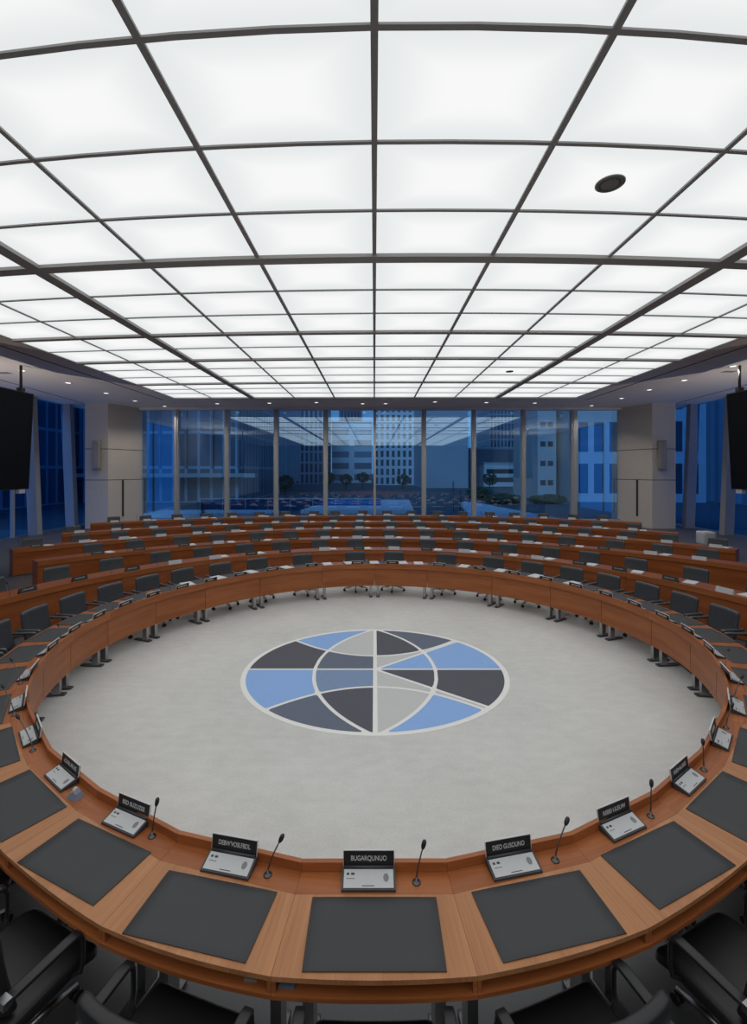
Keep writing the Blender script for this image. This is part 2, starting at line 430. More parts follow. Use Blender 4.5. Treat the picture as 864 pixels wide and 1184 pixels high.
for y in YR[1:-1] + YE:
    w = {7.14: 0.215, 10.97: 0.17, 13.55: 0.17, 17.2: 0.19, 3.43: 0.05, 20.84: 0.2}.get(y, 0.045)
    b = MB(); n = 24; z0 = bar_z(w); o = 0
    for k in range(n + 1):
        x = -LX + 2 * LX * k / n; yc = bow(y, x)
        for yy in (yc - w / 2, yc + w / 2):
            for z in (z0, CEIL + 0.010): b.v.append((x, yy, z))
    for k in range(n):
        a = 4 * k; c = a + 4
        for q in ((a, a + 2, c + 2, c), (a + 1, c + 1, c + 3, a + 3), (a, c, c + 1, a + 1), (a + 2, a + 3, c + 3, c + 2)): b.face(q)
    struct('trim_%d' % nt_, b, M['bar']); nt_ += 1

for x, y, r, lab in ((2.8, 5.32, 0.165, 'round grey ceiling speaker in the near right light panel'),
                     (4.65, 15.4, 0.13, 'small round ceiling speaker in a far right light panel')):
    t = empty('ceiling_speaker', (x, y, CEIL + 0.012)); tag(t, lab, 'ceiling speaker')
    MB().lathe([(r, 0), (r, -0.012), (r * 0.92, -0.022), (r * 0.72, -0.024), (r * 0.70, -0.014), (r * 0.3, -0.012), (0.004, -0.012)], 32).build('bezel', M['markg'], t)
    MB().lathe([(r * 0.68, -0.014), (r * 0.55, -0.02), (r * 0.2, -0.022), (0.003, -0.022)], 28).build('grille', M['speaker'], t)

dl = [(-12.0, 15.25), (-11.9, 17.4), (-11.8, 19.7), (-11.7, 21.9), (-11.1, 23.7), (-8.0, 22.8), (-5.3, 22.6), (-2.9, 22.4), (-0.6, 22.8),
      (0.57, 22.8), (3.0, 22.2), (5.6, 22.4), (8.1, 22.6), (11.4, 23.5), (11.65, 21.1), (11.6, 18.9), (11.7, 16.9), (11.7, 14.6)]
for k, (x, y) in enumerate(dl):
    t = empty('recessed_downlight', (x, y, CEIL))
    if k < 4: lab = 'small recessed downlight in the left soffit, %s from the left frame edge' % ordw(k + 1)
    elif k < 14: lab = 'small recessed downlight above the end windows, %s from left' % ordw(k - 3)
    else: lab = 'small recessed downlight in the right soffit, %s from the right frame edge' % ordw(18 - k)
    tag(t, lab, 'downlight', 'soffit downlights')
    MB().lathe([(0.15, 0), (0.15, -0.008), (0.125, -0.012), (0.12, -0.004), (0.11, -0.002)], 20).build('trim_ring', M['soffit'], t)
    ld = bpy.data.lights.new('downlight_lamp', 'SPOT'); ld.energy = 130; ld.spot_size = math.radians(125); ld.spot_blend = 0.7; ld.shadow_soft_size = 0.09; ld.color = (1, 0.9, 0.78)
    lo = bpy.data.objects.new('downlight_lamp', ld); C.objects.link(lo); lo.location = (0, 0, -0.02); lo.parent = t
    MB().lathe([(0.09, -0.003), (0.05, -0.005), (0.002, -0.005)], 16).build('lens', M['downlight'], t)
for x, y in ((-12.9, 15.6), (12.2, 15.4)):
    t = MB().box(-0.22, 0.22, -0.12, 0.12, -0.006, 0).build('ceiling_vent', M['markg'], None, (x, y, CEIL))
    tag(t, 'flat dark vent in the %s soffit between downlights' % ('left' if x < 0 else 'right'), 'vent')

# unseen fill spots added on both sides to brighten the dark soffit
for x, y in ((-12.9, 7.0), (-12.9, 13.0), (13.5, 7.0), (13.5, 13.0)):
    la = bpy.data.lights.new('added_soffit_fill', 'SPOT'); la.energy = 330; la.spot_size = math.radians(120); la.spot_blend = 1.0; la.shadow_soft_size = 0.0; la.color = (1.0, 0.88, 0.75)
    lo = bpy.data.objects.new('added_soffit_fill', la); C.objects.link(lo); lo.location = (x, y, 2.6)
    lo.rotation_euler = Vector((0, 0.6, 0.8)).to_track_quat('-Z', 'Y').to_euler()
# ---- end windows
mx = [-10.78, -8.04, -5.36, -2.66, 0.02, 2.70, 5.42, 8.13, 10.88]
xs = [-12.72] + mx + [13.33]
for i in range(len(xs) - 1):
    o = struct('window_%d' % (i + 1), MB().box(xs[i], xs[i + 1], WALLY + 0.02, WALLY + 0.03, 0.28, CEIL - 0.10), M['glass'])
for i, x in enumerate(mx):
    w = 0.23 if i not in (4,) else 0.13
    if i == 8: w = 0.32
    b = MB().box(x - w / 2, x + w / 2, WALLY - 0.16, WALLY + 0.015, 0.28, CEIL - 0.10)
    b.box(x - w * 0.22, x + w * 0.22, WALLY - 0.2, WALLY - 0.16, 0.28, CEIL - 0.10)
    struct('trim_%d' % nt_, b, M['mullion']); nt_ += 1
# side windows
nw = len(xs)
for sgn, X in ((-1, XL), (1, XR)):
    for (y0, y1) in ((12.5, 16.9), (16.9, 20.3), (20.3, 23.0), (23.0, 24.5)):
        struct('window_%d' % nw, MB().box(X - 0.005, X + 0.005, y0, y1, 0.05, CEIL), M['glass_side']); nw += 1
    # glazing on the end wall outside the stone column
    xa, xb = sorted((X, -14.55 if sgn < 0 else 15.2))
    struct('window_%d' % nw, MB().box(xa, xb, WALLY + 0.02, WALLY + 0.03, 0.05, CEIL), M['glass_side']); nw += 1
    # leaning posts: heads stand a little further out than the feet
    for y, xw in ((20.5, 0.44), (23.0, 0.46)):
        b = MB(); xt = X - sgn * 0.12; xb_ = xt - sgn * 0.26
        v = []
        for z, xc in ((0, xb_), (CEIL, xt)):
            for dx, dy in ((-xw / 2, -0.15), (xw / 2, -0.15), (xw / 2, 0.15), (-xw / 2, 0.15)): v.append((xc + dx, y + dy, z))
        b.add(v, [(3, 2, 1, 0), (4, 5, 6, 7), (0, 1, 5, 4), (1, 2, 6, 5), (2, 3, 7, 6), (3, 0, 4, 7)])
        struct('trim_%d' % nt_, b, M['post']); nt_ += 1
    for y in (16.9, 18.4, 19.6):
        xa = X - sgn * 0.06
        struct('trim_%d' % nt_, MB().box(xa - 0.06, xa + 0.06, y - 0.06, y + 0.06, 0, CEIL), M['post']); nt_ += 1

# ---- stone columns with speaker and slot
def column(sgn, corner, outer, inner_wall, yf, nm):
    poly = [(outer, yf), (corner, yf), (inner_wall, WALLY + 0.1), (outer, WALLY + 0.1)]
    if sgn > 0: poly = poly[::-1]
    joints = [0, 2.46, 4.03, CEIL]
    m = MB()
    for a, b in zip(joints[:-1], joints[1:]): m.prism(poly, a + (0.017 if a else 0), b - (0.017 if b < CEIL else 0))
    cx = sum(p[0] for p in poly) / 4; cy_ = sum(p[1] for p in poly) / 4
    o = tag(m.build(nm, M['stone']), kind='structure')
    core = MB().prism([(cx + (x - cx) * 0.985, cy_ + (y - cy_) * 0.985) for x, y in poly], 0.02, CEIL - 0.02)
    struct(nm + '_joints', core, M['groove'])
    d = Vector((inner_wall - corner, WALLY - yf, 0)); L = d.length; d.normalize(); nrm = Vector((d.y, -d.x, 0)) * (1 if sgn < 0 else -1)
    p = Vector((corner, yf, 0)) + d * (L * 0.42) + nrm * 0.004
    mm = Matrix.Translation(p) @ Matrix.Rotation(math.atan2(d.y, d.x), 4, 'Z')
    s = MB().box(-0.055, 0.055, -0.008, 0.008, 0.55, 2.44, mm)
    return o, s
o, s = column(-1, -13.44, -14.6, -12.72, 22.6, 'wall_column_left'); struct('trim_%d' % nt_, s, M['groove']); nt_ += 1
o, s = column(1, 14.02, 15.2, 13.33, 22.6, 'wall_column_right'); struct('trim_%d' % nt_, s, M['groove']); nt_ += 1
for x, lab in ((-13.93, 'slim grey column loudspeaker on the left stone column'), (14.42, 'slim grey column loudspeaker on the right stone column')):
    t = empty('loudspeaker', (x, 22.6, 2.98)); tag(t, lab, 'loudspeaker', None)
    MB().rbox(0.36, 0.2, 1.46, 0.04, 6, lambda q: (q[0], q[1] - 0.16, q[2] + 0.73)).build('cabinet', M['speaker'], t)
    MB().box(-0.15, 0.15, -0.272, -0.255, 0.06, 1.28).build('grille', M['speaker'], t)
    MB().lathe([(0.03, 0), (0.03, 0.012), (0.004, 0.014)], 12, (0, 0, 0)).build('badge', M['markg'], t).matrix_local = Matrix.Translation((0, -0.262, 1.36)) @ Matrix.Rotation(PI / 2, 4, 'X')
    MB().box(-0.06, 0.06, -0.07, -0.0005, 0.3, 1.1).build('bracket', M['steel_dark'], t)

# ---- big side screens, hung from the soffit, heads leaning in
for sgn, x, lab in ((-1, -11.55, 'large black wall screen hanging at the left edge of the room'), (1, 12.05, 'large black wall screen hanging at the right edge of the room')):
    t = empty('display_screen', (x - 0.06, 12.2, 2.35)); tag(t, lab, 'screen')
    tilt = Matrix.Rotation(-sgn * math.radians(3.0), 4, 'Y')
    a = MB().box(-0.05, 0.05, -2.75, 2.75, 0, 3.12, tilt).build('panel', M['screen'], t)
    a = MB().box(-0.056, 0.056, -2.78, 2.78, -0.03, 0.0, tilt); a.box(-0.056, 0.056, -2.78, 2.78, 3.12, 3.15, tilt)
    a.box(-0.056, 0.056, -2.78, -2.75, 0, 3.12, tilt); a.box(-0.056, 0.056, 2.75, 2.78, 0, 3.12, tilt)
    a.build('frame', M['black'], t)
    h = tilt @ Vector((0, 0, 3.15))
    for yy in (-2.0, 2.3):
        MB().cyl((h.x, yy, 3.14), (h.x, yy, CEIL - 2.35), 0.04).box(h.x - 0.08, h.x + 0.08, yy - 0.08, yy + 0.08, 3.15, 3.27).build('hanger', M['black'], t)
    MB().box(-0.05, 0.07, 2.35, 2.6, -0.16, -0.031).build('sensor_box', M['plate'], t)

# ------------------------------------------------------------------ floor emblem
EX, EY, EA, EB = 0.01, 6.62, 1.93, 1.66
emb = empty('floor_emblem', (EX, EY, 0.0)); tag(emb, 'large round globe-like floor inlay in blue, charcoal and grey with cream lines', 'floor emblem')
MB().prism([(EA * math.cos(2 * PI * i / 128), EB * math.sin(2 * PI * i / 128)) for i in range(128)], 0.0005, 0.003).build('border', M['emb_line'], emb)
ring = MB()
for i in range(128):
    pass
G = 0.0135; LR = 1.317; LC = LR - 0.46; CR = 0.962
circ = lambda x: math.sqrt(max(0, CR * CR - x * x))
def lens(x, g):
    q = (LR + g) ** 2 - (abs(x) + LC) ** 2
    return math.sqrt(q) if q > 0 else 0.0
pu = lambda x: 0.287 + 0.78 * x * x
pl = lambda x: -0.325 - 0.72 * x * x
so = lambda f, x: math.sqrt(1 + ((f(x + 1e-3) - f(x - 1e-3)) / 2e-3) ** 2)
wu = lambda x: 0.885 * x
wl = lambda x: -0.875 * x
Z0 = lambda x: 0.0
def up(f): return lambda x: f(x) + G * so(f, x)
def dn(f): return lambda x: f(x) - G * so(f, x)
def region(name, side, inside, lo, hi, mat):
    """strip mesh between lo(x) and hi(x); inside: in the lens / out of it / both"""
    n = 90; cols = []
    for k in range(n + 1):
        t = k / n; x = side * (G * 1.1 + (CR - G * 1.1) * math.sin(t * PI / 2))
        l = max(f(x) for f in lo); h = min(f(x) for f in hi)
        l = max(l, -circ(x)); h = min(h, circ(x))
        if inside == 'in':
            q = lens(x, -G); l = max(l, -q); h = min(h, q)
        elif inside == 'up': l = max(l, lens(x, G))
        elif inside == 'down': h = min(h, -lens(x, G))
        cols.append((x, l, h))
    m = MB(); prev = None
    for x, l, h in cols:
        if h - l < 0.002:
            prev = None
            if m.f: m.build('inlay', mat, emb); m = MB()
            continue
        o = len(m.v); m.v += [(x * EA, l * EB, 0.0045), (x * EA, h * EB, 0.0045)]
        if prev is not None: m.face((prev, o, o + 1, prev + 1))
        prev = o
    if m.f: m.build('inlay', mat, emb)
for side in (-1,):
    region('i', side, 'up', [up(pu)], [circ], M['emb_blue'])
    region('i', side, 'in', [up(pu)], [circ], M['emb_pale'])
    region('i', side, 'up', [up(Z0)], [dn(pu)], M['emb_dark'])
    region('i', side, 'in', [up(Z0)], [dn(pu)], M['emb_slate'])
    region('i', side, 'down', [up(pl)], [dn(Z0)], M['emb_blue'])
    region('i', side, 'in', [up(pl)], [dn(Z0)], M['emb_steel'])
    region('i', side, 'down', [], [dn(pl)], M['emb_slate']) if False else region('i', side, 'down', [lambda x: -circ(x)], [dn(pl)], M['emb_slate'])
    region('i', side, 'in', [lambda x: -circ(x)], [dn(pl)], M['emb_dark'])
s = 1
region('i', s, 'in', [up(pu)], [circ], M['emb_dark'])
region('i', s, 'up', [up(pu)], [circ], M['emb_slate'])
region('i', s, 'in', [up(wu)], [dn(pu)], M['emb_pale'])
region('i', s, 'up', [up(wu)], [dn(pu)], M['emb_pale'])
region('i', s, 'in', [up(Z0)], [dn(wu)], M['emb_blue'])
region('i', s, 'up', [up(Z0)], [dn(wu)], M['emb_blue'])
region('i', s, 'in', [up(wl)], [dn(Z0)], M['emb_dark'])
region('i', s, 'down', [up(wl)], [dn(Z0)], M['emb_dark'])
region('i', s, 'in', [up(pl)], [dn(wl)], M['emb_pale'])
region('i', s, 'down', [up(pl)], [dn(wl)], M['emb_pale'])
region('i', s, 'in', [lambda x: -circ(x)], [dn(pl)], M['emb_pale'])
region('i', s, 'down', [lambda x: -circ(x)], [lambda x: min(dn(pl)(x), dn(wl)(x))], M['emb_blue'])
for i, c in enumerate([c for c in emb.children if c.name.startswith('inlay')]):
    cm = c.data.materials[0].name.replace('inlay_', '').replace('_', ' ')
    c['label'] = '%s inlay field' % cm

# ------------------------------------------------------------------ the round table
RT = {-180: 3.93, -140: 3.89, -124: 3.91, -110: 3.99, -96: 4.03, -84: 4.02, -59: 3.92, -50: 3.86, -37: 3.83, -27: 3.83, -12: 3.91, 0: 3.92,
      12: 3.91, 26: 3.86, 37: 3.85, 49: 3.88, 60: 3.98, 78: 4.13, 88: 4.19, 100: 4.20, 116: 4.16, 130: 4.10, 143: 4.05, 160: 3.97}
RK = sorted(RT)
def rin(deg):
    d = (deg + 180) % 360 - 180
    n = len(RK)
    for i in range(n):
        a = RK[i]; b = RK[(i + 1) % n] + (360 if i == n - 1 else 0)
        if a <= d < b or (i == n - 1 and a <= d): break
    def kv(j): return RK[j % n] + 360 * (j // n), RT[RK[j % n]]
    (xa, ya), (x0, y0), (x1, y1), (xb, yb) = kv(i - 1), kv(i), kv(i + 1), kv(i + 2)
    t = (d - x0) / (x1 - x0); m0 = (y1 - ya) / (x1 - xa) * (x1 - x0); m1 = (yb - y0) / (xb - x0) * (x1 - x0)
    return (2 * t**3 - 3 * t**2 + 1) * y0 + (t**3 - 2 * t**2 + t) * m0 + (-2 * t**3 + 3 * t**2) * y1 + (t**3 - t**2) * m1
def rp(deg, r): a = math.radians(deg); return (r * math.sin(a), CY - r * math.cos(a))
TOP = 0.74
half = [5.8, 17.4, 29.0, 40.6, 52.2, 62.5, 73.0, 84.0, 96.0, 110.0, 124.5, 142.0, 162.5, 180.0]
segs = [(-5.8, 5.8, 'the nearest centre desk', 0)]
for i in range(13):
    segs.append((half[i], half[i + 1], 'right', i + 1)); segs.append((-half[i + 1], -half[i], 'left', i + 1))
def side_words(side, k, what):
    if k == 0: return '%s of the round table at the nearest centre' % what
    return '%s of the round table, %s to the %s of the nearest centre' % (what, ordw(k), side)
for a, b, side, k in segs:
    near = k <= 4
    n = max(4, int((b - a) / 1.3))
    g = 0.0007 * 57.3 / 4.1
    degs = [a + g + (b - a - 2 * g) * i / n for i in range(n + 1)]
    ph = [math.radians(d) for d in degs]
    if near:     # near desks have straight inner rims meeting at the seams
        p0, p1 = Vector(rp(a, rin(a))), Vector(rp(b, rin(b)))
        R = []
        for d in degs:
            w = Vector((math.sin(math.radians(d)), -math.cos(math.radians(d))))
            e = p1 - p0; q = p0 - Vector((0, CY))
            R.append((q.x * e.y - q.y * e.x) / (w.x * e.y - w.y * e.x))
    else: R = [rin(d) for d in degs]
    if near: RO = [0.35 * (R[i] + 0.535) + 0.65 * (rin(degs[i]) + 0.535) for i in range(n + 1)]
    else: RO = [r + 0.535 for r in R]
    ad = lambda lst, k_: [x + k_ for x in lst]
    t = empty('desk_segment', (0, CY, 0))
    tag(t, side_words(side, k, 'wooden desk segment'), 'desk', 'desk segments of the round table')
    def put(mb, name, mat, par=t):
        for i, v in enumerate(mb.v): mb.v[i] = (v[0], v[1] - CY, v[2])
        return mb.build(name, mat, par)
    put(MB().arc(CY, ph, R, ad(R, 0.026), TOP - 0.06, TOP + 0.052, smooth=False), 'rim', M['wood'])
    put(MB().arc(CY, ph, ad(R, 0.026), ad(R, 0.1545), TOP - 0.022, TOP), 'ledge', M['wood'])
    put(MB().arc(CY, ph, ad(R, 0.1555), RO, TOP - 0.022, TOP, swap=near), 'desktop', M['wood_top'] if near else M['wood'])
    pg = 0.0035 / 4.0
    php = [ph[0] + pg] + ph[1:-1] + [ph[-1] - pg]
    put(MB().arc(CY, php, ad(R, 0.04), ad(R, 0.062), 0.275, TOP - 0.022), 'modesty_panel', M['wood'])
    put(MB().arc(CY, ph, ad(R, 0.12), [r + 0.004 for r in RO], TOP - 0.098, TOP - 0.078), 'shelf', M['wood'])
    put(MB().arc(CY, ph, ad(R, 0.105), ad(R, 0.12), TOP - 0.098, TOP - 0.022), 'shelf_back', M['wood_dark'])
    for dd in (0, 1):
        e0 = degs[0] if dd == 0 else degs[-1]; w = 0.018 / 4.3 * 57.3 * (1 if dd == 0 else -1)
        i0 = 0 if dd == 0 else -1
        put(MB().arc(CY, [math.radians(e0), math.radians(e0 + w)], [R[i0] + 0.12] * 2, [RO[i0] - 0.004] * 2, TOP - 0.078, TOP - 0.022), 'divider', M['wood'])
        al = e0 + (0.085 if dd == 0 else -0.085) / 4.2 * 57.3
        x, y = rp(al, rin(al) + 0.17)
        lg = MB().box(-0.028, 0.028, -0.045, 0.045, 0.02, TOP - 0.098).build('leg', M['chrome'], t, (x, y - CY, 0), math.radians(al))
        MB().rbox(0.075, 0.34, 0.026, 0.01, 5, lambda q: (q[0], q[1] - 0.06, q[2] + 0.0135)).build('foot', M['steel_dark'], lg)

# seats round the table
seat_half = [11.6, 23.2, 34.8, 46.4, 56.8, 67.0, 76.6, 85.0, 93.0, 101.0, 109.0, 117.5, 126.0, 135.5, 146.0, 159.0, 174.3]
seats = [(0.0, 'centre', 0)]
for i, a in enumerate(seat_half): seats += [(-a, 'left', i + 1), (a, 'right', i + 1)]
def seat_words(side, k):
    if k == 0: return 'the nearest centre seat'
    if k == 17: return 'the farthest seat on the %s' % side
    return '%s seat %s of the nearest centre' % (ordw(k), side)
def pitch(k):
    L = [0.0] + seat_half
    p = L[1] if k == 0 else min(L[k] - L[k - 1], (L[k + 1] - L[k]) if k < 17 else 99)
    return math.radians(p)
for d, side, k in seats:
    r = rin(d); w = min(0.638, pitch(k) * (r + 0.33) * 0.82); dp = 0.345
    if k <= 4:       # chord of straight rim
        hs = [0] + half; hw = math.radians(5.8); r = r * math.cos(hw) / 1.0 + (0 if k else 0)
    x, y = rp(d, r + 0.158 + 0.003 + dp / 2 + (0.012 if k <= 4 else 0.0))
    m = MB().rbox(w, dp, 0.006, 0.0028, 4, lambda q: (q[0], q[1], q[2] + 0.0032))
    o = m.build('desk_mat', M['mat'], None, (x, y, TOP), math.radians(d))
    tag(o, 'black leather desk mat on the round table, %s' % seat_words(side, k), 'desk mat', 'desk mats on the round table')

# ---- conference unit with name plate
def text_mesh(s, size, width):
    cu = bpy.data.curves.new('lettering', 'FONT'); cu.body = s; cu.size = size; cu.align_x = 'CENTER'; cu.align_y = 'CENTER'
    cu.extrude = 0.0004; cu.offset = size * 0.012
    ob = bpy.data.objects.new('lettering_curve', cu); C.objects.link(ob)
    bpy.context.view_layer.update()
    dg = bpy.context.evaluated_depsgraph_get()
    me = bpy.data.meshes.new_from_object(ob.evaluated_get(dg))
    bpy.data.objects.remove(ob); bpy.data.curves.remove(cu)
    xs_ = [v.co.x for v in me.vertices]; sx = width / (max(xs_) - min(xs_))
    for v in me.vertices: v.co.x *= min(sx, 1.6)
    me.materials.clear(); me.materials.append(M['white'])
    return me
def bars_mesh(rng, w):
    m = MB(); x = -w / 2
    while x < w / 2 - 0.012:
        l = rng.uniform(0.006, 0.013); m.box(x, x + l, rng.uniform(-0.014, -0.011), rng.uniform(0.009, 0.014), -0.0004, 0.0006); x += l + rng.uniform(0.004, 0.009)
    me = m.mesh('lettering'); me.materials.append(M['white']); return me
names = {('centre', 0): 'BUGARQUNUO', ('left', 1): "DEBW'VOSLFBDL", ('left', 2): 'BED SUZUZEE', ('left', 3): 'CURURUE', ('right', 1): 'DIEO GUSOUNO',
         ('right', 2): 'REBEI ULEUW', ('right', 3): 'RENUEE'}
UW = 0.285
def wedge_mb(w, d, hb, hf):
    m = MB(); v = [(-w / 2, -d / 2, 0), (w / 2, -d / 2, 0), (w / 2, d / 2, 0), (-w / 2, d / 2, 0),
                   (-w / 2, -d / 2, hf), (w / 2, -d / 2, hf), (w / 2, d / 2, hb), (-w / 2, d / 2, hb)]
    m.add(v, [(3, 2, 1, 0), (4, 5, 6, 7), (0, 1, 5, 4), (1, 2, 6, 5), (2, 3, 7, 6), (3, 0, 4, 7)]); return m
shared = {}
sl = math.atan2(0.040 - 0.012, 0.105)
SLOPE = Matrix.Translation((0, -0.0525, 0.0125)) @ Matrix.Rotation(sl, 4, 'X')     # local x right, y up the slope from the front edge
LEAN = Matrix.Translation((0, 0.056, 0.044)) @ Matrix.Rotation(PI / 2 - math.radians(9), 4, 'X')
def me_of(mb, mat, name): me = mb.mesh(name); me.materials.append(mat); return me
m = wedge_mb(UW, 0.105, 0.040, 0.012); shared['base'] = me_of(m, M['unit'], 'base')
m = MB().box(-0.132, 0.132, 0.008, 0.096, 0, 0.0025, SLOPE); shared['screen'] = me_of(m, M['silver'], 'screen')
for nm, bx in (('icon', (-0.118, -0.104, 0.068, 0.079)), ('icon2', (-0.094, -0.076, 0.068, 0.079)), ('line', (-0.118, -0.074, 0.050, 0.0525)), ('bar', (-0.036, 0.030, 0.016, 0.0195))):
    shared[nm] = me_of(MB().box(*bx, 0.0025, 0.0032, SLOPE), M['mark'], 'printed_mark')
m = MB(); n = 20
v = [(0.093 + 0.015 * math.cos(2 * PI * i / n), 0.056 + 0.020 * math.sin(2 * PI * i / n), 0.0033) for i in range(n)]
m.add(v, [tuple(range(n))], False, SLOPE); shared['pad'] = me_of(m, M['markg'], 'sensor_pad')
m = MB()
for rr in (0.004, 0.008, 0.012):
    v = []
    for i in range(n):
        for q in (rr, rr + 0.0016): v.append((0.093 + q * math.cos(2 * PI * i / n), 0.056 + 1.3 * q * math.sin(2 * PI * i / n), 0.0036))
    m.add(v, [(2 * i, 2 * i + 1, 2 * ((i + 1) % n) + 1, 2 * ((i + 1) % n)) for i in range(n)], False, SLOPE)
shared['padl'] = me_of(m, M['mark'], 'pad_rings')
m = MB().cyl((-UW / 2 + 0.01, 0.050, 0.042), (UW / 2 - 0.01, 0.050, 0.042), 0.008, n=10); shared['hinge'] = me_of(m, M['unit'], 'hinge')
m = MB().box(-0.137, 0.137, -0.004, 0.072, -0.006, 0.0, LEAN); shared['plate'] = me_of(m, M['black'], 'name_plate')
m = MB().box(-0.139, 0.139, 0.0725, 0.0755, -0.009, 0.001, LEAN).box(0.1372, 0.140, -0.004, 0.072, -0.008, 0.001, LEAN).box(-0.140, -0.1372, -0.004, 0.072, -0.008, 0.001, LEAN)
shared['edge'] = me_of(m, M['edge'], 'edge_strip')
def mesh_obj(name, me, parent, mat=None):
    o = bpy.data.objects.new(name, me); C.objects.link(o); o.parent = parent
    if mat is not None: o.matrix_local = mat
    return o
rng = random.Random(3)
for d, side, k in seats:
    r = rin(d) * (math.cos(math.radians(5.8)) if k <= 4 else 1.0)
    off = (-0.005 if side == 'left' else -0.03) / r
    x, y = rp(d + math.degrees(off), r + 0.026 + 0.066)
    jig = rng.uniform(-3, 3) if k > 4 else 0
    t = empty('conference_unit', (x, y, TOP), math.radians(d + jig))
    tag(t, 'desk unit with black name plate at round table, %s' % seat_words(side, k), 'conference unit', 'conference units on the round table')
    mesh_obj('base', shared['base'], t); sc_ = mesh_obj('screen', shared['screen'], t)
    if k <= 6:
        for nm in ('icon', 'icon2', 'line', 'bar'): mesh_obj('printed_' + ('line' if nm in ('line', 'bar') else 'icon'), shared[nm], sc_)
        p = mesh_obj('sensor_pad', shared['pad'], sc_)
    mesh_obj('hinge', shared['hinge'], t)
    pl_ = mesh_obj('name_plate', shared['plate'], t); mesh_obj('edge_strip', shared['edge'], pl_)
    if (side, k) in names: lm = text_mesh(names[(side, k)], 0.034, 0.195)
    else: lm = bars_mesh(rng, rng.uniform(0.12, 0.2))
    if k <= 6: mesh_obj('lettering', lm, pl_, LEAN @ Matrix.Translation((0, 0.036, 0.0012)))
    else: mesh_obj('lettering', lm, pl_, LEAN @ Matrix.Translation((0, 0.036, -0.0068)) @ Matrix.Rotation(PI, 4, 'Y'))

# ---- gooseneck microphones
def mic_meshes(h, lx, ly):
    pts = []
    for i in range(9):
        t = i / 8; pts.append((lx * t ** 1.5, ly * t ** 1.5, 0.012 + (h - 0.012) * t))
    nk = me_of(MB().tube(pts, [0.0045] * 3 + [0.0038] * 6, 8), M['steel_dark'], 'neck')
    e = Vector(pts[-1]); dr = (e - Vector(pts[-2])).normalized()
    hd = MB().tube([e - dr * 0.004, e, e + dr * 0.006, e + dr * 0.018, e + dr * 0.034, e + dr * 0.042, e + dr * 0.045],
                   [0.005, 0.0075, 0.0105, 0.0128, 0.0118, 0.0075, 0.001], 12)
    return nk, me_of(hd, M['black'], 'microphone_head')
mic_base = me_of(MB().lathe([(0.023, 0), (0.023, 0.004), (0.018, 0.008), (0.008, 0.010), (0.007, 0.03), (0.003, 0.031)], 18), M['steel_dark'], 'base')
mics = {('centre', 0): (0.035, 0.02), ('left', 1): (0.055, 0.03), ('left', 2): (0.0, 0.03), ('left', 4): (-0.17, -0.07), ('left', 5): (-0.15, -0.09), ('left', 6): (-0.11, -0.10),
        ('left', 8): (-0.04, -0.05), ('left', 10): (-0.03, -0.04), ('left', 12): (0.02, -0.03), ('left', 15): (-0.03, -0.02),
        ('right', 1): (0.085, 0.03), ('right', 2): (0.035, 0.02), ('right', 3): (0.03, 0.015), ('right', 4): (0.06, -0.03), ('right', 5): (0.09, -0.06), ('right', 6): (0.12, -0.06),
        ('right', 8): (0.05, -0.06), ('right', 11): (0.03, -0.03), ('right', 14): (-0.03, -0.02)}
for (side, k), (lx, ly) in mics.items():
    d = 0 if k == 0 else seat_half[k - 1] * (-1 if side == 'left' else 1)
    r = rin(d) * (math.cos(math.radians(5.8)) if k <= 4 else 1.0)
    tang = 0.225 if k <= 4 else (0.2 if side == 'left' else 0.21)
    x, y = rp(d + math.degrees(tang / (r + 0.1)), r + 0.095)
    t = empty('gooseneck_microphone', (x, y, TOP), math.radians(d))
    tag(t, 'black gooseneck microphone on the round table beside %s' % seat_words(side, k), 'microphone', 'gooseneck microphones on the round table')
    nk, hd = mic_meshes(0.21 if side == 'left' and 4 <= k <= 6 else 0.165, lx, ly)
    mesh_obj('base', mic_base, t); mesh_obj('neck', nk, t); mesh_obj('microphone_head', hd, t)

# small clear tape block on the ledge by the third seat to the left
x, y = rp(-34.8 + 3.9, rin(-31) + 0.095)
t = empty('tape_dispenser', (x, y, TOP), math.radians(-20)); tag(t, 'small clear and dark plastic tape dispenser on the ledge, left of the mats', 'tape dispenser')
m = MB(); m.add([(-0.045, -0.03, 0), (0.045, -0.03, 0), (0.045, 0.03, 0), (-0.045, 0.03, 0), (-0.03, -0.018, 0.035), (0.03, -0.018, 0.035), (0.028, 0.018, 0.042), (-0.028, 0.018, 0.042)],
                [(3, 2, 1, 0), (4, 5, 6, 7), (0, 1, 5, 4), (1, 2, 6, 5), (2, 3, 7, 6), (3, 0, 4, 7)]); m.build('body', M['tape'], t)
MB().cyl((-0.012, 0, 0.046), (0.012, 0, 0.046), 0.02, n=16).build('roll', M['plate'], t)
x, y = rp(-34.8 + 3.2, rin(-31) + 0.07)
o = MB().lathe([(0.02, 0), (0.021, 0.008), (0.017, 0.014), (0.003, 0.015)], 18).build('bottle_cap', M['black'], None, (x, y, TOP)); tag(o, 'round black cap on the ledge next to the tape dispenser', 'cap')
# papers on the open shelves
for d, w, lab in ((-5.0, 0.07, 'small blue booklet in the shelf under the nearest centre desk'),):
    x, y = rp(d, rin(d) + 0.46)
    o = MB().box(-w / 2, w / 2, -0.05, 0.05, 0, 0.014).build('booklet', M['emb_slate'], None, (x, y, TOP - 0.078), math.radians(d)); tag(o, lab, 'booklet')
x, y = rp(-7.2, rin(-7.2) + 0.455)
o = MB().box(-0.03, 0.03, -0.045, 0.045, 0, 0.012).build('notepad', M['markg'], None, (x, y, TOP - 0.078), math.radians(-7)); tag(o, 'small grey notepad in the shelf of the first desk left of centre', 'notepad')

